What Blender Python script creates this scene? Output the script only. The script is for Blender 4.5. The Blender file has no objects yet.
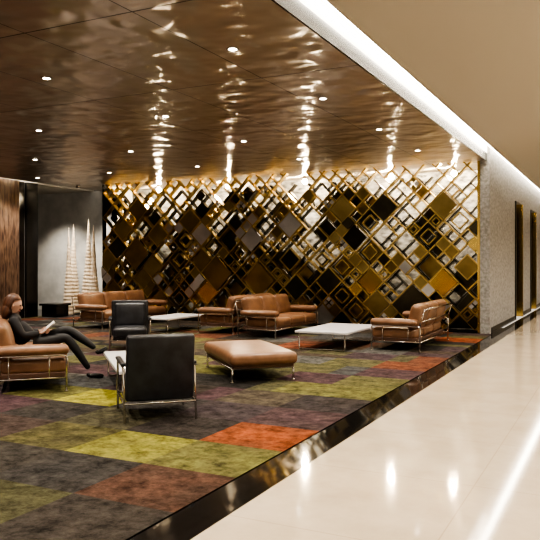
import bpy, bmesh, math, random
from mathutils import Vector, Matrix, Euler
random.seed(7)
scene = bpy.context.scene
CEIL = 3.63

# ------------------------------------------------------------------ materials
def new_mat(name):
    m = bpy.data.materials.new(name); m.use_nodes = True
    nt = m.node_tree
    return m, nt, nt.nodes["Principled BSDF"]

def simple(name, col, rough=0.5, metal=0.0, spec=0.5, emit=None, estr=0, coat=0):
    m, nt, b = new_mat(name)
    b.inputs["Base Color"].default_value = (*col, 1)
    b.inputs["Roughness"].default_value = rough
    b.inputs["Metallic"].default_value = metal
    b.inputs["Specular IOR Level"].default_value = spec
    b.inputs["Coat Weight"].default_value = coat
    if emit:
        b.inputs["Emission Color"].default_value = (*emit, 1)
        b.inputs["Emission Strength"].default_value = estr
    return m

def noisy(name, c1, c2, scale=5, rough=0.5, metal=0, bump=0.0, bscale=50, detail=6, stretch=(1, 1, 1), bdist=0.01, spec=0.5):
    m, nt, b = new_mat(name)
    N = nt.nodes; Lk = nt.links
    tc = N.new("ShaderNodeTexCoord"); mp = N.new("ShaderNodeMapping")
    mp.inputs["Scale"].default_value = stretch
    Lk.new(tc.outputs["Object"], mp.inputs[0])
    n = N.new("ShaderNodeTexNoise"); n.inputs["Scale"].default_value = scale; n.inputs["Detail"].default_value = detail
    Lk.new(mp.outputs[0], n.inputs["Vector"])
    r = N.new("ShaderNodeValToRGB")
    r.color_ramp.elements[0].position = 0.35; r.color_ramp.elements[0].color = (*c1, 1)
    r.color_ramp.elements[1].position = 0.65; r.color_ramp.elements[1].color = (*c2, 1)
    Lk.new(n.outputs["Fac"], r.inputs[0]); Lk.new(r.outputs[0], b.inputs["Base Color"])
    b.inputs["Roughness"].default_value = rough; b.inputs["Metallic"].default_value = metal
    b.inputs["Specular IOR Level"].default_value = spec
    if bump:
        n2 = N.new("ShaderNodeTexNoise"); n2.inputs["Scale"].default_value = bscale; n2.inputs["Detail"].default_value = 4
        Lk.new(mp.outputs[0], n2.inputs["Vector"])
        bp = N.new("ShaderNodeBump"); bp.inputs["Strength"].default_value = bump; bp.inputs["Distance"].default_value = bdist
        Lk.new(n2.outputs["Fac"], bp.inputs["Height"]); Lk.new(bp.outputs[0], b.inputs["Normal"])
    return m

M_leather = noisy("tan_leather", (0.18, 0.092, 0.048), (0.245, 0.130, 0.072), 6, 0.38, bump=0.25, bscale=60, bdist=0.004)
M_leather_d = simple("tan_leather_dark", (0.10, 0.05, 0.03), 0.5)  # darker leather of the base panels under the cushions
M_black_leather = noisy("black_leather", (0.014, 0.015, 0.018), (0.028, 0.030, 0.036), 8, 0.4, bump=0.2, bscale=70, bdist=0.003)
M_chrome = simple("chrome", (0.75, 0.73, 0.70), 0.12, 1.0)
M_white_top = simple("white_lacquer", (0.68, 0.67, 0.69), 0.25)
M_paint = simple("taupe_ceiling_paint", (0.41, 0.385, 0.335), 0.85, spec=0.1)
M_white_paint = simple("cove_white_paint", (0.85, 0.83, 0.78), 0.7)
M_wall = noisy("speckled_stone_plaster", (0.22, 0.215, 0.205), (0.38, 0.375, 0.36), 16, 0.8, bump=0.8, bscale=24, bdist=0.03)
M_wall_r = noisy("beige_plaster", (0.42, 0.38, 0.32), (0.5, 0.46, 0.39), 10, 0.8)
M_wall_grey = noisy("grey_plaster", (0.38, 0.38, 0.37), (0.50, 0.50, 0.48), 3, 0.8, bump=0.3, bscale=30)
M_stone_back = noisy("rough_grey_stone", (0.03, 0.03, 0.03), (0.26, 0.26, 0.255), 5, 0.75, bump=0.9, bscale=25, stretch=(1, 1, 2.2), bdist=0.04)
M_brown_stone = noisy("brown_timber_stone", (0.06, 0.033, 0.024), (0.26, 0.17, 0.12), 9, 0.35, bump=0.4, bscale=30, stretch=(2.5, 2.5, 0.4))
M_black_panel = simple("black_panel", (0.008, 0.007, 0.007), 0.2)
M_black_granite = noisy("black_granite", (0.006, 0.006, 0.006), (0.018, 0.016, 0.015), 60, 0.05)
M_gold = simple("polished_brass", (0.68, 0.48, 0.16), 0.22, 1.0)
M_gold_bar = simple("brass_bar", (0.62, 0.45, 0.16), 0.28, 1.0)
M_bronze = noisy("bronze_plate", (0.24, 0.175, 0.065), (0.34, 0.255, 0.10), 3, 0.34, 1.0)
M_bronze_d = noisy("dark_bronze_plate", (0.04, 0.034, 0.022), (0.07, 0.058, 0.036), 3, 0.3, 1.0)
M_silver = noisy("champagne_plate", (0.58, 0.57, 0.55), (0.70, 0.69, 0.67), 3, 0.32, 1.0)
M_cream = noisy("cream_ceramic", (0.62, 0.50, 0.37), (0.80, 0.70, 0.55), 8, 0.55)
M_door = simple("dark_bronze_door", (0.05, 0.035, 0.02), 0.3, 1.0)
M_strip = simple("cove_led", (1, 1, 1), 0.5, emit=(1.0, 0.92, 0.79), estr=19)
M_lamp = simple("lamp_glass", (1, 1, 1), 0.5, emit=(1.0, 0.90, 0.75), estr=25)
M_lamp2 = simple("washer_glass", (1, 1, 1), 0.5, emit=(1.0, 0.80, 0.53), estr=2200)
M_trimring = simple("lamp_trim", (0.10, 0.08, 0.06), 0.5)

# mirrored, rippled, brushed ceiling
M_ceil, nt, b = new_mat("rippled_bronze_ceiling")
N = nt.nodes; Lk = nt.links
def math_node(op, a=None, bb=None):
    n = N.new("ShaderNodeMath"); n.operation = op
    for i, v in enumerate((a, bb)):
        if v is None: continue
        if isinstance(v, (int, float)): n.inputs[i].default_value = v
        else: Lk.new(v, n.inputs[i])
    return n.outputs[0]
tc = N.new("ShaderNodeTexCoord"); sx = N.new("ShaderNodeSeparateXYZ"); Lk.new(tc.outputs["Object"], sx.inputs[0])
PX, PY = 1.24, 2.4
ux = math_node("DIVIDE", sx.outputs[0], PX); uy = math_node("DIVIDE", sx.outputs[1], PY)
fx = math_node("FLOOR", ux); fy = math_node("FLOOR", uy)
cx = N.new("ShaderNodeCombineXYZ"); Lk.new(fx, cx.inputs[0]); Lk.new(fy, cx.inputs[1])
wn = N.new("ShaderNodeTexWhiteNoise"); wn.noise_dimensions = '2D'; Lk.new(cx.outputs[0], wn.inputs["Vector"])
mp = N.new("ShaderNodeMapping"); mp.inputs["Scale"].default_value = (1.0, 1.0, 1); Lk.new(tc.outputs["Object"], mp.inputs[0])
ns = N.new("ShaderNodeTexNoise"); ns.noise_dimensions = '4D'; ns.inputs["Scale"].default_value = 2.9; ns.inputs["Detail"].default_value = 0.8
Lk.new(mp.outputs[0], ns.inputs["Vector"]); Lk.new(math_node("MULTIPLY", wn.outputs["Value"], 0.35), ns.inputs["W"])
bp = N.new("ShaderNodeBump"); bp.inputs["Strength"].default_value = 1.0; bp.inputs["Distance"].default_value = 0.075
Lk.new(ns.outputs["Fac"], bp.inputs["Height"]); Lk.new(bp.outputs[0], b.inputs["Normal"])
tg = N.new("ShaderNodeCombineXYZ"); tg.inputs[0].default_value = -0.75; tg.inputs[1].default_value = 0.66
Lk.new(tg.outputs[0], b.inputs["Tangent"]); b.inputs["Anisotropic"].default_value = 1.0
sxm = math_node("PINGPONG", ux, 0.5); sym = math_node("PINGPONG", uy, 0.5)
s1 = math_node("LESS_THAN", math_node("MULTIPLY", sxm, PX), 0.006)
s2 = math_node("LESS_THAN", math_node("MULTIPLY", sym, PY), 0.009)
seam = math_node("MAXIMUM", s1, s2)
mix = N.new("ShaderNodeMix"); mix.data_type = 'RGBA'
Lk.new(seam, mix.inputs[0]); mix.inputs[6].default_value = (0.42, 0.365, 0.31, 1); mix.inputs[7].default_value = (0.03, 0.024, 0.02, 1)
Lk.new(mix.outputs[2], b.inputs["Base Color"])
b.inputs["Metallic"].default_value = 1.0; b.inputs["Roughness"].default_value = 0.29

# marble
M_marble, nt, b = new_mat("cream_marble")
N = nt.nodes; Lk = nt.links
tc = N.new("ShaderNodeTexCoord"); sx = N.new("ShaderNodeSeparateXYZ"); Lk.new(tc.outputs["Object"], sx.inputs[0])
n1 = N.new("ShaderNodeTexNoise"); n1.inputs["Scale"].default_value = 2.2; n1.inputs["Detail"].default_value = 8; n1.inputs["Roughness"].default_value = 0.65
Lk.new(tc.outputs["Object"], n1.inputs["Vector"])
r = N.new("ShaderNodeValToRGB"); r.color_ramp.elements[0].position = 0.3; r.color_ramp.elements[0].color = (0.52, 0.43, 0.32, 1)
r.color_ramp.elements[1].position = 0.7; r.color_ramp.elements[1].color = (0.62, 0.53, 0.41, 1)
Lk.new(n1.outputs["Fac"], r.inputs[0])
a1 = math_node("LESS_THAN", math_node("PINGPONG", math_node("ADD", sx.outputs[0], 2.08), 0.6), 0.004)
a2 = math_node("LESS_THAN", math_node("PINGPONG", sx.outputs[1], 0.6), 0.004)
seam = math_node("MULTIPLY", math_node("MAXIMUM", a1, a2), 0.35)
mix = N.new("ShaderNodeMix"); mix.data_type = 'RGBA'; Lk.new(seam, mix.inputs[0]); Lk.new(r.outputs[0], mix.inputs[6]); mix.inputs[7].default_value = (0.3, 0.22, 0.15, 1)
Lk.new(mix.outputs[2], b.inputs["Base Color"]); b.inputs["Roughness"].default_value = 0.07

# carpet
M_carpet, nt, b = new_mat("patchwork_carpet")
N = nt.nodes; Lk = nt.links
at = N.new("ShaderNodeVertexColor"); at.layer_name = "Col"
tc = N.new("ShaderNodeTexCoord")
n1 = N.new("ShaderNodeTexNoise"); n1.inputs["Scale"].default_value = 6; n1.inputs["Detail"].default_value = 9; n1.inputs["Roughness"].default_value = 0.8
Lk.new(tc.outputs["Object"], n1.inputs["Vector"])
rr = N.new("ShaderNodeMapRange"); rr.inputs[1].default_value = 0.35; rr.inputs[2].default_value = 0.65; rr.inputs[3].default_value = 0.30; rr.inputs[4].default_value = 1.5
Lk.new(n1.outputs["Fac"], rr.inputs[0])
n3 = N.new("ShaderNodeTexNoise"); n3.inputs["Scale"].default_value = 2.5; n3.inputs["Detail"].default_value = 5; Lk.new(tc.outputs["Object"], n3.inputs["Vector"])
mr3 = N.new("ShaderNodeMapRange"); mr3.inputs[1].default_value = 0.4; mr3.inputs[2].default_value = 0.7; mr3.inputs[3].default_value = 0.03; mr3.inputs[4].default_value = 0.42
Lk.new(n3.outputs["Fac"], mr3.inputs[0])
mx = N.new("ShaderNodeMix"); mx.data_type = 'RGBA'; Lk.new(mr3.outputs[0], mx.inputs[0]); Lk.new(at.outputs[0], mx.inputs[6]); mx.inputs[7].default_value = (0.054, 0.045, 0.037, 1)
vm = N.new("ShaderNodeVectorMath"); vm.operation = 'SCALE'; Lk.new(mx.outputs[2], vm.inputs[0]); Lk.new(rr.outputs[0], vm.inputs[3])
Lk.new(vm.outputs[0], b.inputs["Base Color"]); b.inputs["Roughness"].default_value = 1.0; b.inputs["Specular IOR Level"].default_value = 0.05
n2 = N.new("ShaderNodeTexNoise"); n2.inputs["Scale"].default_value = 60; Lk.new(tc.outputs["Object"], n2.inputs["Vector"])
bp = N.new("ShaderNodeBump"); bp.inputs["Strength"].default_value = 0.7; bp.inputs["Distance"].default_value = 0.02
Lk.new(n2.outputs["Fac"], bp.inputs["Height"]); Lk.new(bp.outputs[0], b.inputs["Normal"])

# ------------------------------------------------------------------ mesh builder
class B:
    def __init__(s): s.v = []; s.f = []; s.m = []; s.sm = []; s.mats = []
    def mi(s, mat):
        if mat not in s.mats: s.mats.append(mat)
        return s.mats.index(mat)
    def add(s, vs, fs, mat, smooth=True, M=None):
        o = len(s.v); k = s.mi(mat)
        for p in vs:
            p = Vector(p)
            s.v.append(M @ p if M else p)
        for f in fs:
            s.f.append([i + o for i in f]); s.m.append(k); s.sm.append(smooth)
    def box(s, c, size, mat, M=None):
        hx, hy, hz = [a / 2 for a in size]
        vs = [Vector(c) + Vector((x * hx, y * hy, z * hz)) for x in (-1, 1) for y in (-1, 1) for z in (-1, 1)]
        fs = [(0, 1, 3, 2), (4, 6, 7, 5), (0, 4, 5, 1), (2, 3, 7, 6), (0, 2, 6, 4), (1, 5, 7, 3)]
        s.add(vs, fs, mat, False, M)
    def rbox(s, c, size, r, mat, rot=None, bulge=(0, 0, 0), M=None, taper=None):
        h = [a / 2 for a in size]; r = min(r, min(h) * 0.999)
        def co(a):
            k = r / h[a]
            base = [0, 0.12 * k, 0.4 * k, 0.7 * k, k]
            L = [-1 + t for t in base]; Rr = [1 - t for t in reversed(base)]
            mid = [L[-1] + (Rr[0] - L[-1]) * t / 6 for t in range(1, 6)]
            return L + mid + Rr
        cs = [co(0), co(1), co(2)]
        vs = {}; vl = []; fs = []
        def vid(p):
            key = tuple(round(x, 5) for x in p)
            if key not in vs: vs[key] = len(vl); vl.append(p)
            return vs[key]
        for ax in range(3):
            u, w = (ax + 1) % 3, (ax + 2) % 3
            for sg in (-1, 1):
                for i in range(len(cs[u]) - 1):
                    for j in range(len(cs[w]) - 1):
                        q = []
                        for (a, bq) in ((i, j), (i + 1, j), (i + 1, j + 1), (i, j + 1)):
                            p = [0, 0, 0]; p[ax] = sg; p[u] = cs[u][a]; p[w] = cs[w][bq]; q.append(vid(p))
                        if sg < 0: q.reverse()
                        fs.append(q)
        out = []
        R = rot.to_matrix() if rot else Matrix.Identity(3)
        for p in vl:
            q = Vector((p[0] * h[0], p[1] * h[1], p[2] * h[2]))
            inn = Vector([max(-(h[a] - r), min(h[a] - r, q[a])) for a in range(3)])
            d = q - inn
            if d.length > 1e-9: q = inn + d.normalized() * r
            o = q.copy()
            for a in range(3):
                if bulge[a]:
                    u, w = (a + 1) % 3, (a + 2) % 3
                    o[a] += bulge[a] * (q[a] / h[a]) * (1 - (q[u] / h[u]) ** 2) * (1 - (q[w] / h[w]) ** 2)
            if taper: o = taper(o)
            out.append(R @ o + Vector(c))
        s.add(out, fs, mat, True, M)
    def tube(s, pts, r, mat, n=10, M=None, rs=None):
        pts = [Vector(p) for p in pts]; vs = []; fs = []
        t0 = (pts[1] - pts[0]).normalized()
        up = Vector((0, 0, 1)) if abs(t0.z) < 0.9 else Vector((1, 0, 0))
        nx = t0.cross(up).normalized()
        for i, p in enumerate(pts):
            if i == 0: t = t0
            elif i == len(pts) - 1: t = (pts[-1] - pts[-2]).normalized()
            else: t = ((pts[i + 1] - p).normalized() + (p - pts[i - 1]).normalized()).normalized()
            nx = (nx - t * nx.dot(t)).normalized(); ny = t.cross(nx)
            rad = rs[i] if rs else r
            for k in range(n):
                a = 2 * math.pi * k / n
                vs.append(p + (nx * math.cos(a) + ny * math.sin(a)) * rad)
        for i in range(len(pts) - 1):
            for k in range(n):
                k2 = (k + 1) % n
                fs.append((i * n + k, i * n + k2, (i + 1) * n + k2, (i + 1) * n + k))
        fs.append(list(reversed(range(n)))); fs.append([(len(pts) - 1) * n + k for k in range(n)])
        s.add(vs, fs, mat, True, M)
    def lathe(s, prof, mat, c=(0, 0, 0), n=28, M=None):
        vs = []; fs = []
        for (r, z) in prof:
            for k in range(n):
                a = 2 * math.pi * k / n; vs.append((c[0] + r * math.cos(a), c[1] + r * math.sin(a), c[2] + z))
        for i in range(len(prof) - 1):
            for k in range(n):
                k2 = (k + 1) % n; fs.append((i * n + k, i * n + k2, (i + 1) * n + k2, (i + 1) * n + k))
        fs.append(list(reversed(range(n)))); fs.append([(len(prof) - 1) * n + k for k in range(n)])
        s.add(vs, fs, mat, True, M)
    def finish(s, name, loc=(0, 0, 0), rz=0.0, parent=None):
        me = bpy.data.meshes.new(name)
        me.from_pydata([tuple(v) for v in s.v], [], s.f)
        for m in s.mats: me.materials.append(m)
        me.polygons.foreach_set("material_index", s.m); me.polygons.foreach_set("use_smooth", s.sm)
        bm = bmesh.new(); bm.from_mesh(me); bmesh.ops.recalc_face_normals(bm, faces=bm.faces); bm.to_mesh(me); bm.free()
        me.update()
        ob = bpy.data.objects.new(name, me); scene.collection.objects.link(ob)
        ob.location = loc; ob.rotation_euler = (0, 0, rz)
        if parent: ob.parent = parent
        return ob

def roundpath(pts, r=0.05, n=4):
    pts = [Vector(p) for p in pts]; out = [pts[0]]
    for i in range(1, len(pts) - 1):
        a, p, c = pts[i - 1], pts[i], pts[i + 1]
        d1 = (a - p).normalized(); d2 = (c - p).normalized()
        p1 = p + d1 * r; p2 = p + d2 * r
        for k in range(n + 1):
            t = k / n; out.append(p1 * (1 - t) ** 2 + p * 2 * t * (1 - t) + p2 * t * t)
    out.append(pts[-1]); return out

def slab(name, x0, x1, y0, y1, z0, z1, mat):
    bb = B(); bb.box(((x0 + x1) / 2, (y0 + y1) / 2, (z0 + z1) / 2), (x1 - x0, y1 - y0, z1 - z0), mat)
    return bb.finish(name)

# ------------------------------------------------------------------ shell
YB = -5.0
slab("floor_marble", -2.08, 4.0, YB, 30, -0.1, 0.0, M_marble)
slab("floor_border", -2.38, -2.08, YB, 30, -0.1, 0.002, M_black_granite)
slab("floor_alcove", -18.0, -2.38, 15.0, 16.6, -0.1, 0.0, M_black_granite)
slab("floor_side", -18.0, -14.3, 10.0, 15.0, -0.1, 0.0, M_black_granite)
slab("ceiling_bronze", -14.0, -2.52, YB, 16.6, CEIL, CEIL + 0.12, M_ceil)
slab("trim_ceiling_edge", -2.52, -2.50, YB, 15.1, CEIL - 0.02, CEIL + 0.14, M_black_panel)
slab("ceiling_taupe", -2.15, 4.0, YB, 30, CEIL, CEIL + 0.12, M_paint)
slab("ceiling_side", -18.0, -14.3, 8.0, 16.6, CEIL, CEIL + 0.12, M_paint)
slab("trim_cove_top", -2.75, -2.0, YB, 30, CEIL + 0.30, CEIL + 0.36, M_white_paint)
slab("trim_cove_left", -2.75, -2.50, YB, 15.1, CEIL + 0.14, CEIL + 0.30, M_white_paint)
slab("trim_cove_right", -2.15, -2.0, YB, 30, CEIL + 0.12, CEIL + 0.30, M_white_paint)
slab("cove_light", -2.44, -2.36, YB, 29.8, CEIL + 0.27, CEIL + 0.30, M_strip)
slab("trim_cove_west", -14.35, -13.9, YB, 14.2, CEIL + 0.26, CEIL + 0.32, M_white_paint)
slab("cove_light", -14.2, -14.1, YB, 14.1, CEIL + 0.22, CEIL + 0.26, M_strip)
slab("wall_back", -18.0, -2.66, 16.6, 16.8, 0, CEIL + 0.3, M_stone_back)
slab("wall_alcove", -18.0, -12.95, 16.5, 16.6, 0, CEIL, M_wall_grey)
slab("wall_west_end", -18.2, -18.0, 8.0, 16.8, 0, CEIL + 0.12, M_wall_grey)
slab("wall_right", 4.0, 4.2, YB, 30, 0, CEIL + 0.12, M_wall_r)
slab("wall_end", -3.2, 4.2, 30, 30.2, 0, CEIL + 0.4, M_wall_r)
slab("wall_left", -14.7, -14.3, YB, 14.2, 0, CEIL + 0.3, M_brown_stone)
wl = B()
y = 14.22
while y > -4:
    wl.box((-14.26, y - 0.2, CEIL / 2), (0.10, 0.40, CEIL), M_black_panel)
    wl.box((-14.29, y - 0.44, CEIL / 2), (0.04, 0.05, CEIL), M_wall_grey)
    wl.box((-14.26, y - 0.62, CEIL / 2), (0.10, 0.28, CEIL), M_black_panel)
    wl.box((-14.18, y - 1.3, CEIL / 2), (0.24, 1.0, CEIL), M_brown_stone)
    y -= 2.1
wl.finish("trim_pilasters")
slab("wall_pier", -13.05, -12.78, 15.6, 16.5, 0, CEIL, M_wall_grey)
# corridor wall with lift recesses
XF = -2.45; XB = -3.1
gaps = ((19.0, 20.4), (22.4, 23.8), (26.0, 27.4))
segs = [(15.30, 19.0), (20.4, 22.4), (23.8, 26.0), (27.4, 30)]
for n_, (a, c) in enumerate(segs):
    slab("wall_corridor_%d" % (n_ + 1), XB if n_ else -2.645, XF, a, c, 0, CEIL + 0.3, M_wall)
for n_, (a, c) in enumerate(gaps):
    slab("wall_lintel_%d" % (n_ + 1), XB, XF, a, c, 3.1, CEIL + 0.3, M_wall)
    d = B()
    d.box((-2.98, (a + c) / 2 - 0.31, 1.5), (0.05, 0.6, 3.0), M_door)
    d.box((-2.98, (a + c) / 2 + 0.31, 1.5), (0.05, 0.6, 3.0), M_door)
    d.box((-3.0, (a + c) / 2, 1.54), (0.03, c - a - 0.01, 3.08), M_black_panel)
    d.box((-2.70, a + 0.04, 1.54), (0.56, 0.06, 3.08), M_black_panel)
    d.box((-2.66, c - 0.04, 1.54), (0.50, 0.06, 3.08), M_gold)
    d.finish("door_%d" % (n_ + 1))
for n_, (a, c) in enumerate(segs):
    slab("baseboard_corridor_%d" % (n_ + 1), -2.45, -2.43, a, c - 0.02, 0, 0.12, M_black_granite)

# ------------------------------------------------------------------ carpet
pal = [(0.050, 0.042, 0.035), (0.080, 0.062, 0.046), (0.075, 0.077, 0.078), (0.098, 0.094, 0.052), (0.082, 0.050, 0.056),
       (0.034, 0.032, 0.030), (0.11, 0.075, 0.050), (0.070, 0.050, 0.056), (0.038, 0.038, 0.037), (0.112, 0.108, 0.052), (0.105, 0.105, 0.098)]
OR = (0.25, 0.075, 0.032); YE = (0.20, 0.19, 0.05); OL = (0.14, 0.135, 0.05)
known = {(0, 0): OR, (0, -1): OL, (1, -1): YE, (2, -1): (0.10, 0.092, 0.042), (3, 1): (0.28, 0.26, 0.05), (1, -3): (0.075, 0.073, 0.04), (0, 3): OL, (0, 6): (0.16, 0.062, 0.036),
         (3, 8): (0.20, 0.07, 0.038), (0, 11): (0.24, 0.07, 0.03), (0, 4): (0.12, 0.115, 0.05), (3, 4): OL, (4, 5): OL, (0, -2): (0.092, 0.052, 0.038), (1, -2): (0.050, 0.047, 0.044),
         (1, 0): (0.046, 0.040, 0.037), (0, 1): (0.082, 0.053, 0.056), (0, 2): (0.050, 0.043, 0.043), (2, 9): (0.12, 0.06, 0.04), (6, 8): OL, (0, -3): (0.055, 0.048, 0.042), (2, 0): (0.084, 0.078, 0.05),
         (2, -2): (0.055, 0.050, 0.044), (3, -1): (0.068, 0.05, 0.044), (2, -3): (0.072, 0.072, 0.071), (1, 1): (0.062, 0.05, 0.054), (1, 2): (0.088, 0.074, 0.055), (2, 1): (0.055, 0.052, 0.050), (3, 0): (0.05, 0.046, 0.042)}
me = bpy.data.meshes.new("patchwork_rug"); bm = bmesh.new(); cl = bm.loops.layers.float_color.new("Col")
def quad(x0, x1, y0, y1, col):
    vs = [bm.verts.new(p) for p in ((x0, y0, 0.008), (x1, y0, 0.008), (x1, y1, 0.008), (x0, y1, 0.008))]
    f = bm.faces.new(vs)
    for l in f.loops: l[cl] = (*col, 1)
CW = 0.78; CH = 0.75
for ci in range(0, 16):
    for ri in range(-13, 14):
        x1 = -2.38 - ci * CW; x0 = max(x1 - CW, -14.3)
        if x1 <= -14.3: continue
        y0 = 4.97 + ri * CH; y1 = min(y0 + CH, 15.0)
        if y0 >= 15.0: continue
        if (ci, ri) in known: quad(x0, x1, y0, y1, known[(ci, ri)]); continue
        def pc():
            t = random.random()
            if t < 0.07: return OL
            if t < 0.13: return (0.15, 0.062, 0.038)
            return random.choice(pal)
        t = random.random()
        if t < 0.25:
            xm = x0 + (x1 - x0) * random.choice((0.4, 0.55)); quad(x0, xm, y0, y1, pc()); quad(xm, x1, y0, y1, pc())
        elif t < 0.5:
            ym = y0 + (y1 - y0) * random.choice((0.4, 0.55)); quad(x0, x1, y0, ym, pc()); quad(x0, x1, ym, y1, pc())
        else: quad(x0, x1, y0, y1, pc())
bm.to_mesh(me); bm.free(); me.materials.append(M_carpet)
ob = bpy.data.objects.new("patchwork_rug", me); scene.collection.objects.link(ob)
slab("floor", -14.3, -2.38, YB, 15.0, -0.1, 0.0, M_black_granite)

# ------------------------------------------------------------------ lattice screen
LX0, LX1, LZ0, LZ1 = -12.72, -2.70, 0.06, CEIL - 0.005
LW = LX1 - LX0; LH = LZ1 - LZ0
def lattice(bb, seed, yoff, dens, back):
    s = 0.235; q = s * 0.70710678
    rng = random.Random(seed)
    def ctr(i, j, n=1):
        return (i + n / 2 - (j + n / 2)) * q, (i + n / 2 + j + n / 2) * q
    allc = []
    R = int((LW + LH) / s) + 4
    for i in range(-R, R):
        for j in range(-R, R):
            a, z = ctr(i, j)
            if -0.3 < a < LW + 0.3 and -0.3 < z < LH + 0.3: allc.append((i, j))
    cs = set(allc); used = set(); els = []
    order = allc[:]; rng.shuffle(order)
    if not back:
        for (i, j) in order[:90]:
            blk = [(i + u, j + w) for u in range(3) for w in range(3)]
            if any(c in used or c not in cs for c in blk): continue
            if rng.random() < 0.16:
                for c in blk: used.add(c)
                els.append((i, j, 3, 'plate' if rng.random() < 0.5 else 'nest'))
    for (i, j) in order:
        blk = [(i, j), (i + 1, j), (i, j + 1), (i + 1, j + 1)]
        if any(c in used or c not in cs for c in blk): continue
        if rng.random() < dens:
            for c in blk: used.add(c)
            t = rng.random()
            els.append((i, j, 2, 'plate' if t < 0.60 else ('nest' if t < 0.74 else 'open')))
    for c in allc:
        if c not in used:
            t = rng.random()
            els.append((c[0], c[1], 1, 'plate' if t < 0.26 else ('nest' if t < 0.36 else ('quad' if t < 0.46 else 'open'))))
    edges = set()
    D1 = Vector((0.70710678, 0, 0.70710678)); D2 = Vector((-0.70710678, 0, 0.70710678)); NY = Vector((0, 1, 0)); O = Vector((0, yoff, 0))
    def P(i, j): return Vector(((i - j) * q, 0, (i + j) * q)) + O
    BF = [(0, 1, 2, 3), (7, 6, 5, 4), (0, 4, 5, 1), (1, 5, 6, 2), (2, 6, 7, 3), (3, 7, 4, 0)]
    def ring(c, h, t, dep, mat):
        for (u, sg) in ((0, -1), (0, 1), (1, -1), (1, 1)):
            A, Bv = (D1, D2) if u == 0 else (D2, D1)
            cc = c + Bv * sg * h; vs = []
            for y in (-dep, dep):
                for (x, w) in ((-1, -1), (1, -1), (1, 1), (-1, 1)): vs.append(cc + A * x * (h + t) + Bv * w * t + NY * y)
            bb.add(vs, BF, mat, False)
    for (i, j, n, t) in els:
        for k in range(n):
            edges.add((i + k, j, 0)); edges.add((i + k, j + n, 0)); edges.add((i, j + k, 1)); edges.add((i + n, j + k, 1))
        a, z = ctr(i, j, n); c = Vector((a, 0, z)) + O
        top = z + n * q > LH - 0.20
        def plate(cc, size, mat, dy):
            rx = rng.uniform(-0.09, 0.09); rz = rng.uniform(-0.14, 0.14)
            Rm = Matrix.Rotation(rx, 3, 'X') @ Matrix.Rotation(rz, 3, 'Z')
            h = size / 2; vs = []
            for yy in (-0.012, 0.012):
                for (u, w) in ((-1, -1), (1, -1), (1, 1), (-1, 1)):
                    vs.append(cc + Vector((0, dy, 0)) + Rm @ (D1 * u * h + D2 * w * h + NY * yy))
            bb.add(vs, BF, mat, False)
        pl = 1 - a / LW
        def pm():
            t2 = rng.random()
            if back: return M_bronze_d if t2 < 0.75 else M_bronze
            if pl > 0.45 and n == 1 and t2 < 0.65: return M_silver
            if t2 < 0.08: return M_silver
            if t2 < 0.34: return M_bronze_d
            if t2 < 0.44: return M_gold
            return M_bronze
        if top: continue
        if t == 'plate': plate(c, n * s * 0.9, pm(), rng.uniform(-0.14, 0.0))
        elif t == 'nest' and not back:
            ring(c, n * s * 0.27, 0.011, 0.06, M_gold_bar)
            if n == 3: plate(c, n * s * 0.5, pm(), -0.04)
        elif t == 'quad' and not back:
            for (u, w) in ((-1, -1), (1, 1), (-1, 1), (1, -1)): plate(c + (D1 * u + D2 * w) * s * 0.24, s * 0.34, M_silver if rng.random() < 0.6 else M_gold, -0.05)
    for (i, j, o) in edges:
        p = P(i, j); A = D1 if o == 0 else D2; Bv = D2 if o == 0 else D1
        if back and p.z > LH - 0.35: continue
        vs = []
        for y in (-0.075, 0.075):
            for (x, w) in ((-0.011, -1), (s + 0.011, -1), (s + 0.011, 1), (-0.011, 1)): vs.append(p + A * x + Bv * w * 0.014 + NY * y)
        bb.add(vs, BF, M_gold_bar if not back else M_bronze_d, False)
lb = B()
lattice(lb, 21, 0.0, 0.50, False)
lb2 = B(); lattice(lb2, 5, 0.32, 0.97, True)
lb.add(lb2.v, [], M_gold)
o_ = len(lb.v) - len(lb2.v)
for f_, m_ in zip(lb2.f, lb2.m):
    lb.f.append([i + o_ for i in f_]); lb.m.append(lb.mi(lb2.mats[m_])); lb.sm.append(False)
ob = lb.finish("diamond_lattice_screen", (LX0, 15.21, LZ0))
bm = bmesh.new(); bm.from_mesh(ob.data)
for co, no in (((0, 0, 0), (-1, 0, 0)), ((LW, 0, 0), (1, 0, 0)), ((0, 0, 0), (0, 0, -1)), ((0, 0, LH), (0, 0, 1))):
    bmesh.ops.bisect_plane(bm, geom=bm.verts[:] + bm.edges[:] + bm.faces[:], plane_co=co, plane_no=no, clear_outer=True)
bm.to_mesh(ob.data); bm.free()
f = B()
f.box((-2.675, 15.2, CEIL / 2), (0.05, 0.18, CEIL - 0.01), M_gold)
f.box((LX0 - 0.015, 15.21, CEIL / 2), (0.03, 0.14, CEIL - 0.01), M_black_panel)
f.box(((LX0 + LX1) / 2, 15.21, 0.03), (LW, 0.14, 0.06), M_black_panel)
f.finish("trim_screen_frame")
slab("wall_corridor_end", -2.645, XF, 15.12, 15.30, 0, CEIL + 0.3, M_wall)

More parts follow.
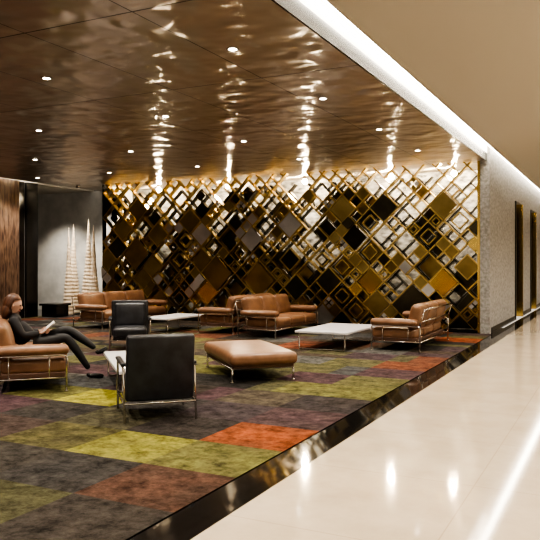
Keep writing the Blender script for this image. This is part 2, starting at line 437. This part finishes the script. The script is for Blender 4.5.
# ------------------------------------------------------------------ furniture
def sofa(loc, ang, L=2.0, n=2, D=0.88):
    bb = B(); hl = L / 2; hd = D / 2
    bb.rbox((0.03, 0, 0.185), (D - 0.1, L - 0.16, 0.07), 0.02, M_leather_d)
    w = (L - 0.14) / n
    for i in range(n):
        yc = -hl + 0.07 + w * (i + 0.5)
        bb.rbox((0.06, yc, 0.29), (D - 0.14, w - 0.008, 0.17), 0.055, M_leather, bulge=(0.015, 0, 0.02))
        bb.rbox((-hd + 0.15, yc, 0.565), (0.17, w - 0.012, 0.43), 0.075, M_leather, rot=Euler((0, math.radians(-14), 0)), bulge=(0.03, 0, 0.01))
        bb.rbox((-hd + 0.105, yc, 0.72), (0.17, w - 0.05, 0.12), 0.058, M_leather, rot=Euler((0, math.radians(-14), 0)))
    for sgn in (-1, 1):
        yy = sgn * (hl - 0.075)
        bb.rbox((0.03, yy, 0.475), (D - 0.06, 0.19, 0.115), 0.056, M_leather, bulge=(0, 0.01, 0.012))
        ye = sgn * (hl - 0.01)
        loop = roundpath([(hd - 0.03, ye, 0.0), (hd - 0.03, ye, 0.42), (-hd + 0.02, ye, 0.42), (-hd + 0.02, ye, 0.0)], 0.04)
        bb.tube(loop, 0.013, M_chrome)
        bb.tube([(hd - 0.03, ye, 0.16), (-hd + 0.02, ye, 0.16)], 0.011, M_chrome)
        for xx in (-0.22, 0.22): bb.tube([(xx, ye, 0.16), (xx, ye, 0.42)], 0.007, M_chrome)
        bb.tube([(-hd + 0.02, ye, 0.42), (-hd - 0.05, ye * 0.98, 0.70)], 0.011, M_chrome)
        for xx in (hd - 0.03, -hd + 0.02): bb.lathe([(0.02, 0), (0.02, 0.012)], M_chrome, (xx, ye, 0), 12)
    for xx in (hd - 0.03, -hd + 0.02): bb.tube([(xx, -hl + 0.01, 0.16), (xx, hl - 0.01, 0.16)], 0.013, M_chrome)
    bb.tube([(-hd - 0.05, -hl + 0.02, 0.70), (-hd - 0.05, hl - 0.02, 0.70)], 0.011, M_chrome)
    bb.tube([(-hd + 0.0, -hl + 0.02, 0.50), (-hd + 0.0, hl - 0.02, 0.50)], 0.009, M_chrome)
    return bb.finish("leather_sofa", (loc[0], loc[1], 0.009), math.radians(ang))

S1 = sofa((-6.71, 6.58), 45, 2.0, 2)
sofa((-3.38, 12.45), 180, 2.1, 3)
sofa((-6.40, 13.22), 0, 2.1, 3)
sofa((-7.55, 13.5), 180, 2.0, 2)
sofa((-10.65, 13.4), 0, 2.5, 3)

bb = B()
bb.rbox((0, 0, 0.285), (0.88, 1.50, 0.15), 0.06, M_leather, bulge=(0, 0, 0.045))
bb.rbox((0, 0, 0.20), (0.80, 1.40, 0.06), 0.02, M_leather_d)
for sx_ in (-1, 1):
    for sy in (-1, 1):
        bb.tube([(sx_ * 0.40, sy * 0.66, 0), (sx_ * 0.40, sy * 0.66, 0.2)], 0.014, M_chrome)
        bb.lathe([(0.022, 0), (0.022, 0.012)], M_chrome, (sx_ * 0.40, sy * 0.66, 0), 12)
    bb.tube([(sx_ * 0.40, -0.66, 0.17), (sx_ * 0.40, 0.66, 0.17)], 0.013, M_chrome)
for sy in (-1, 1): bb.tube([(-0.40, sy * 0.66, 0.17), (0.40, sy * 0.66, 0.17)], 0.013, M_chrome)
bb.finish("leather_daybed", (-4.46, 8.24, 0.009), math.radians(45))

def table(loc, ang, lx, ly, z=0.32):
    bb = B()
    bb.rbox((0, 0, z - 0.02), (lx, ly, 0.04), 0.008, M_white_top)
    hx = lx / 2 - 0.06; hy = ly / 2 - 0.06
    for sy in (-1, 1):
        bb.tube(roundpath([(-hx, sy * hy, z - 0.045), (-hx, sy * hy, 0.013), (hx, sy * hy, 0.013), (hx, sy * hy, z - 0.045)], 0.025), 0.012, M_chrome)
    for sx_ in (-1, 1): bb.tube([(sx_ * hx, -hy, z - 0.05), (sx_ * hx, hy, z - 0.05)], 0.012, M_chrome)
    return bb.finish("coffee_table", (loc[0], loc[1], 0.009), math.radians(ang))
table((-5.16, 6.88), 45, 0.8, 1.75)
table((-4.52, 11.75), 0, 0.95, 1.7)
table((-8.72, 12.7), 0, 0.7, 1.4)

def armchair(loc, ang):
    bb = B()
    bb.rbox((0.05, 0, 0.29), (0.60, 0.56, 0.17), 0.05, M_black_leather, bulge=(0, 0, 0.02))
    bb.rbox((0.04, 0, 0.20), (0.60, 0.56, 0.05), 0.015, M_black_panel)
    bb.rbox((-0.31, 0, 0.50), (0.09, 0.64, 0.63), 0.03, M_black_leather, rot=Euler((0, math.radians(-8), 0)), bulge=(0.012, 0, 0))
    bb.rbox((-0.25, 0, 0.56), (0.10, 0.52, 0.42), 0.045, M_black_leather, rot=Euler((0, math.radians(-11), 0)), bulge=(0.02, 0, 0))
    for s in (-1, 1):
        y = s * 0.335
        bb.tube(roundpath([(0.33, y, 0.0), (0.33, y, 0.50), (-0.26, y, 0.50), (-0.36, y, 0.0)], 0.04), 0.012, M_chrome)
        bb.rbox((0.02, y, 0.525), (0.56, 0.055, 0.035), 0.016, M_black_leather)
        bb.tube([(0.33, y, 0.17), (-0.33, y, 0.17)], 0.011, M_chrome)
    for xx in (0.33, -0.33): bb.tube([(xx, -0.335, 0.17), (xx, 0.335, 0.17)], 0.011, M_chrome)
    return bb.finish("black_leather_armchair", (loc[0], loc[1], 0.009), math.radians(ang))
armchair((-4.10, 5.66), 134)
armchair((-7.60, 9.75), -52)

bb = B(); bb.rbox((0, 0, 0.33), (0.6, 0.6, 0.06), 0.01, M_black_panel); bb.rbox((0, 0, 0.15), (0.5, 0.5, 0.3), 0.01, M_black_panel)
bb.finish("low_side_table", (-13.85, 14.5, 0.009), 0)

def cone(x, y, h, r):
    bb = B(); prof = []; nrg = int(h / 0.10)
    prof.append((r * 0.8, 0))
    for i in range(nrg * 5 + 1):
        t = i / (nrg * 5); z = 0.01 + t * h
        base = r * (1 - t) ** 0.8 * (0.85 + 0.25 * math.sin(math.pi * min(1, t * 1.6 + 0.15)))
        prof.append((max(0.006, base * (1 + 0.13 * abs(math.sin(math.pi * i / 5)))), z))
    bb.lathe(prof, M_cream, n=28)
    bb.lathe([(r * 1.1, 0), (r * 1.1, 0.02)], M_black_panel, n=28)
    bb.finish("shell_cone_sculpture", (x, y, 0.0))
cone(-14.2, 15.6, 2.6, 0.18); cone(-13.92, 15.1, 2.45, 0.14); cone(-13.42, 15.35, 2.7, 0.19); cone(-12.98, 15.05, 2.5, 0.16)

# ------------------------------------------------------------------ lights
bb = B(); spots = []
for x in (-3.47, -5.95, -8.43, -10.9, -13.2):
    for y in (1.35, 3.72, 6.09, 8.46, 10.83, 13.2): spots.append((x, y))
for (x, y) in spots:
    bb.lathe([(0.04, 0.0), (0.04, 0.004)], M_lamp, (x, y, CEIL - 0.006), 16)
    bb.lathe([(0.065, 0.0), (0.065, 0.003)], M_trimring, (x, y, CEIL - 0.0035), 20)
for y in (-1.0, 1.5, 4.0, 6.5, 9.0, 11.5, 14.0, 17, 20, 23, 26):  # unseen downlights over the marble, added to light it
    for x in (1.0, 2.8):
        bb.lathe([(0.07, 0.0), (0.07, 0.004)], M_lamp, (x, y, CEIL - 0.008), 16)
        spots.append((x, y))
bb.finish("recessed_downlights")
def spot(name, loc, e, size, blend=0.7, rot=(0, 0, 0), col=(1, 0.89, 0.75), rad=0.03):
    l = bpy.data.lights.new(name, 'SPOT'); l.energy = e; l.spot_size = math.radians(size); l.spot_blend = blend; l.color = col; l.shadow_soft_size = rad
    o = bpy.data.objects.new(name, l); o.location = loc; o.rotation_euler = rot; scene.collection.objects.link(o)
for (x, y) in spots:
    if x < 0: spot("added_marble_spot", (x, y, CEIL - 0.012), 265, 115)
    else: spot("added_marble_spot", (x, y, CEIL - 0.012), 250, 150)  # added spots out of view, brightening the marble
bb = B()
for x in (-11.4, -9.2, -7.0, -4.8, -3.35):
    bb.tube([(x, 15.85, CEIL - 0.002), (x, 15.9, CEIL - 0.08)], 0.04, M_trimring, 14)
    bb.lathe([(0.0, -0.058), (0.035, -0.046), (0.05, -0.023), (0.058, 0), (0.05, 0.023), (0.035, 0.046), (0.0, 0.058)], M_lamp2, (x, 15.9, CEIL - 0.14), 14)
    spot("added_cone_spot", (x, 15.95, CEIL - 0.215), 110, 85, 0.7, (math.radians(15), 0, 0), rad=0.05, col=(1, 0.90, 0.77))
for x in (-13.5, -15.2):  # extra spots and housings added to brighten the cones
    bb.tube([(x, 15.0, CEIL - 0.002), (x, 15.02, CEIL - 0.06)], 0.05, M_trimring, 14)
    spot("added_cone_spot", (x, 14.95, CEIL - 0.08), 440, 85, 0.8, (math.radians(20), 0, 0), rad=0.08)
bb.finish("wall_washer_lamps")

# ------------------------------------------------------------------ woman
W = bpy.data.objects.new("seated_woman", None); scene.collection.objects.link(W)
M_coat = simple("black_coat", (0.014, 0.013, 0.015), 0.75)
M_trous = simple("black_trousers", (0.008, 0.008, 0.009), 0.6)
M_skin = simple("skin", (0.55, 0.35, 0.27), 0.5)
M_hair = noisy("brown_hair", (0.06, 0.025, 0.015), (0.14, 0.06, 0.03), 30, 0.45, stretch=(1, 1, 0.1))
M_shoe = simple("black_shoe", (0.006, 0.006, 0.006), 0.25)
M_lip = simple("lips", (0.4, 0.12, 0.1), 0.4)
M_eye = simple("eyes", (0.03, 0.02, 0.015), 0.2)
M_paper = simple("magazine_paper", (0.75, 0.73, 0.7), 0.6)
F = Vector((0.7071, 0.7071, 0)); Ld = Vector((-0.7071, 0.7071, 0))
W.location = Vector((-6.71, 6.58, 0.009)) + F * -0.02 + Ld * (-0.08)
W.rotation_euler = (0, 0, math.radians(45))
def skin(name, nodes, edges, mat, sub=2):
    me = bpy.data.meshes.new(name); bm = bmesh.new(); lay = bm.verts.layers.skin.verify()
    vs = []
    for i, nd in enumerate(nodes):
        v = bm.verts.new(nd[0]); r = nd[1]
        v[lay].radius = r if isinstance(r, tuple) else (r, r)
        if i == 0: v[lay].use_root = True
        vs.append(v)
    for a, c in edges: bm.edges.new((vs[a], vs[c]))
    bm.to_mesh(me); bm.free(); me.materials.append(mat)
    o = bpy.data.objects.new(name, me); scene.collection.objects.link(o); o.parent = W
    sk = o.modifiers.new("Skin", 'SKIN'); sk.use_smooth_shade = True; sk.branch_smoothing = 0.5
    ss = o.modifiers.new("Sub", 'SUBSURF'); ss.levels = sub; ss.render_levels = sub
    return o
skin("coat_and_body", [
    ((0.02, 0, 0.49), (0.135, 0.16)), ((-0.07, 0, 0.59), (0.12, 0.14)), ((-0.15, 0, 0.71), (0.125, 0.155)), ((-0.19, 0, 0.80), (0.085, 0.11)), ((-0.185, 0, 0.86), 0.045),
    ((-0.17, 0.15, 0.775), 0.068), ((-0.06, 0.22, 0.58), 0.055), ((0.13, 0.12, 0.60), 0.04),
    ((-0.17, -0.15, 0.775), 0.068), ((-0.06, -0.22, 0.58), 0.055), ((0.13, -0.12, 0.60), 0.04),
], [(0, 1), (1, 2), (2, 3), (3, 4), (3, 5), (5, 6), (6, 7), (3, 8), (8, 9), (9, 10)], M_coat)
skin("trousers", [
    ((0.03, 0, 0.485), (0.12, 0.14)),
    ((0.14, -0.09, 0.475), 0.09), ((0.46, -0.09, 0.54), 0.066), ((0.61, -0.10, 0.33), 0.055), ((0.74, -0.10, 0.12), 0.038),
    ((0.14, 0.09, 0.485), 0.09), ((0.48, 0.02, 0.63), 0.066), ((0.68, -0.05, 0.49), 0.055), ((0.82, -0.08, 0.38), 0.036),
], [(0, 1), (1, 2), (2, 3), (3, 4), (0, 5), (5, 6), (6, 7), (7, 8)], M_trous)
skin("shoe_right", [((0.735, -0.10, 0.075), 0.036), ((0.725, -0.10, 0.04), 0.036), ((0.84, -0.10, 0.035), 0.036), ((0.92, -0.10, 0.025), (0.022, 0.03))], [(0, 1), (1, 2), (2, 3)], M_shoe)
skin("shoe_left", [((0.83, -0.08, 0.36), 0.034), ((0.84, -0.08, 0.325), 0.034), ((0.91, -0.085, 0.35), 0.032), ((0.965, -0.09, 0.385), (0.020, 0.028))], [(0, 1), (1, 2), (2, 3)], M_shoe)
skin("neck", [((-0.185, 0, 0.84), 0.045), ((-0.165, 0, 0.91), 0.042)], [(0, 1)], M_skin)
hb = B()
def ell(c, r, mat, nseg=24, nr=16, fn=None):
    vs = []; fs = []
    for i in range(nr + 1):
        th = math.pi * i / nr
        for k in range(nseg):
            ph = 2 * math.pi * k / nseg
            p = Vector((math.sin(th) * math.cos(ph), math.sin(th) * math.sin(ph), math.cos(th)))
            if fn: p = fn(p)
            vs.append(Vector(c) + Vector((p.x * r[0], p.y * r[1], p.z * r[2])))
    for i in range(nr):
        for k in range(nseg):
            k2 = (k + 1) % nseg; fs.append((i * nseg + k, (i + 1) * nseg + k, (i + 1) * nseg + k2, i * nseg + k2))
    hb.add(vs, fs, mat)
def headf(p):
    q = p.copy()
    if p.z < 0: q.y *= 1 + 0.25 * p.z; q.x *= 1 + 0.12 * p.z if p.x > 0 else 1 + 0.35 * p.z
    return q
ell((0, 0, 0), (0.095, 0.075, 0.115), M_skin, fn=headf)
ell((0.098, 0, -0.015), (0.018, 0.012, 0.025), M_skin, 12, 8)
ell((0.088, 0, -0.06), (0.012, 0.025, 0.009), M_lip, 12, 8)
for s in (-1, 1):
    ell((0.082, s * 0.03, 0.01), (0.012, 0.014, 0.009), M_eye, 12, 8)
    ell((0.0, s * 0.076, -0.01), (0.018, 0.01, 0.03), M_skin, 12, 8)
def hairf(p):
    q = p.copy()
    if p.x > 0.15 and p.z < 0.45: q.x = 0.15 + (p.x - 0.15) * 0.15
    if p.z < -0.1: q.x -= 0.15 * (-p.z)
    return q
ell((-0.022, 0, 0.012), (0.108, 0.100, 0.125), M_hair, 32, 24, hairf)
ell((-0.055, 0, -0.09), (0.072, 0.100, 0.12), M_hair, 24, 16)
h = hb.finish("head", (-0.17, 0, 0.96), 0, W); h.rotation_euler = (0, math.radians(16), math.radians(-8))
for s, nm in ((1, "left"), (-1, "right")):
    ns = [((0.13, s * 0.12, 0.60), 0.024), ((0.17, s * 0.115, 0.61), (0.03, 0.016)), ((0.21, s * 0.11, 0.62), (0.033, 0.014))]
    skin("palm_" + nm, ns, [(0, 1), (1, 2)], M_skin)
    for fi, (dz, ln) in enumerate(((0.024, 0.05), (0.008, 0.058), (-0.008, 0.054), (-0.024, 0.042))):
        skin("finger_%s_%d" % (nm, fi + 1), [((0.205, s * 0.108, 0.62 + dz), 0.0085), ((0.205 + ln * 0.6, s * 0.10, 0.625 + dz), 0.008), ((0.205 + ln * 0.9, s * 0.078, 0.625 + dz), 0.0065)], [(0, 1), (1, 2)], M_skin, 1)
    skin("thumb_" + nm, [((0.165, s * 0.105, 0.63), 0.01), ((0.195, s * 0.085, 0.655), 0.009), ((0.225, s * 0.078, 0.655), 0.0075)], [(0, 1), (1, 2)], M_skin, 1)
mg = B()
for s in (-1, 1):
    mg.box((0, 0, 0), (0.20, 0.15, 0.004), M_paper, Matrix.Translation((0.24, s * 0.074, 0.66)) @ Matrix.Rotation(math.radians(-40), 4, 'Y') @ Matrix.Rotation(s * 0.15, 4, 'X'))
mg.finish("magazine", (0, 0, 0), 0, W)

# ------------------------------------------------------------------ world / camera
w = bpy.data.worlds.new("World"); scene.world = w; w.use_nodes = True
w.node_tree.nodes["Background"].inputs[0].default_value = (0.95, 0.84, 0.70, 1)
w.node_tree.nodes["Background"].inputs[1].default_value = 0.6
cam = bpy.data.cameras.new("camera"); co = bpy.data.objects.new("camera", cam); scene.collection.objects.link(co)
co.location = (0, 0, 1.5); co.rotation_euler = (math.pi / 2, 0, math.atan2(351, 700))
cam.sensor_width = 36; cam.lens = 36 * 700 / 540; cam.shift_y = -8 / 540
scene.camera = co
scene.view_settings.view_transform = 'AgX'
scene.view_settings.look = 'AgX - High Contrast'
scene.view_settings.exposure = 0.42
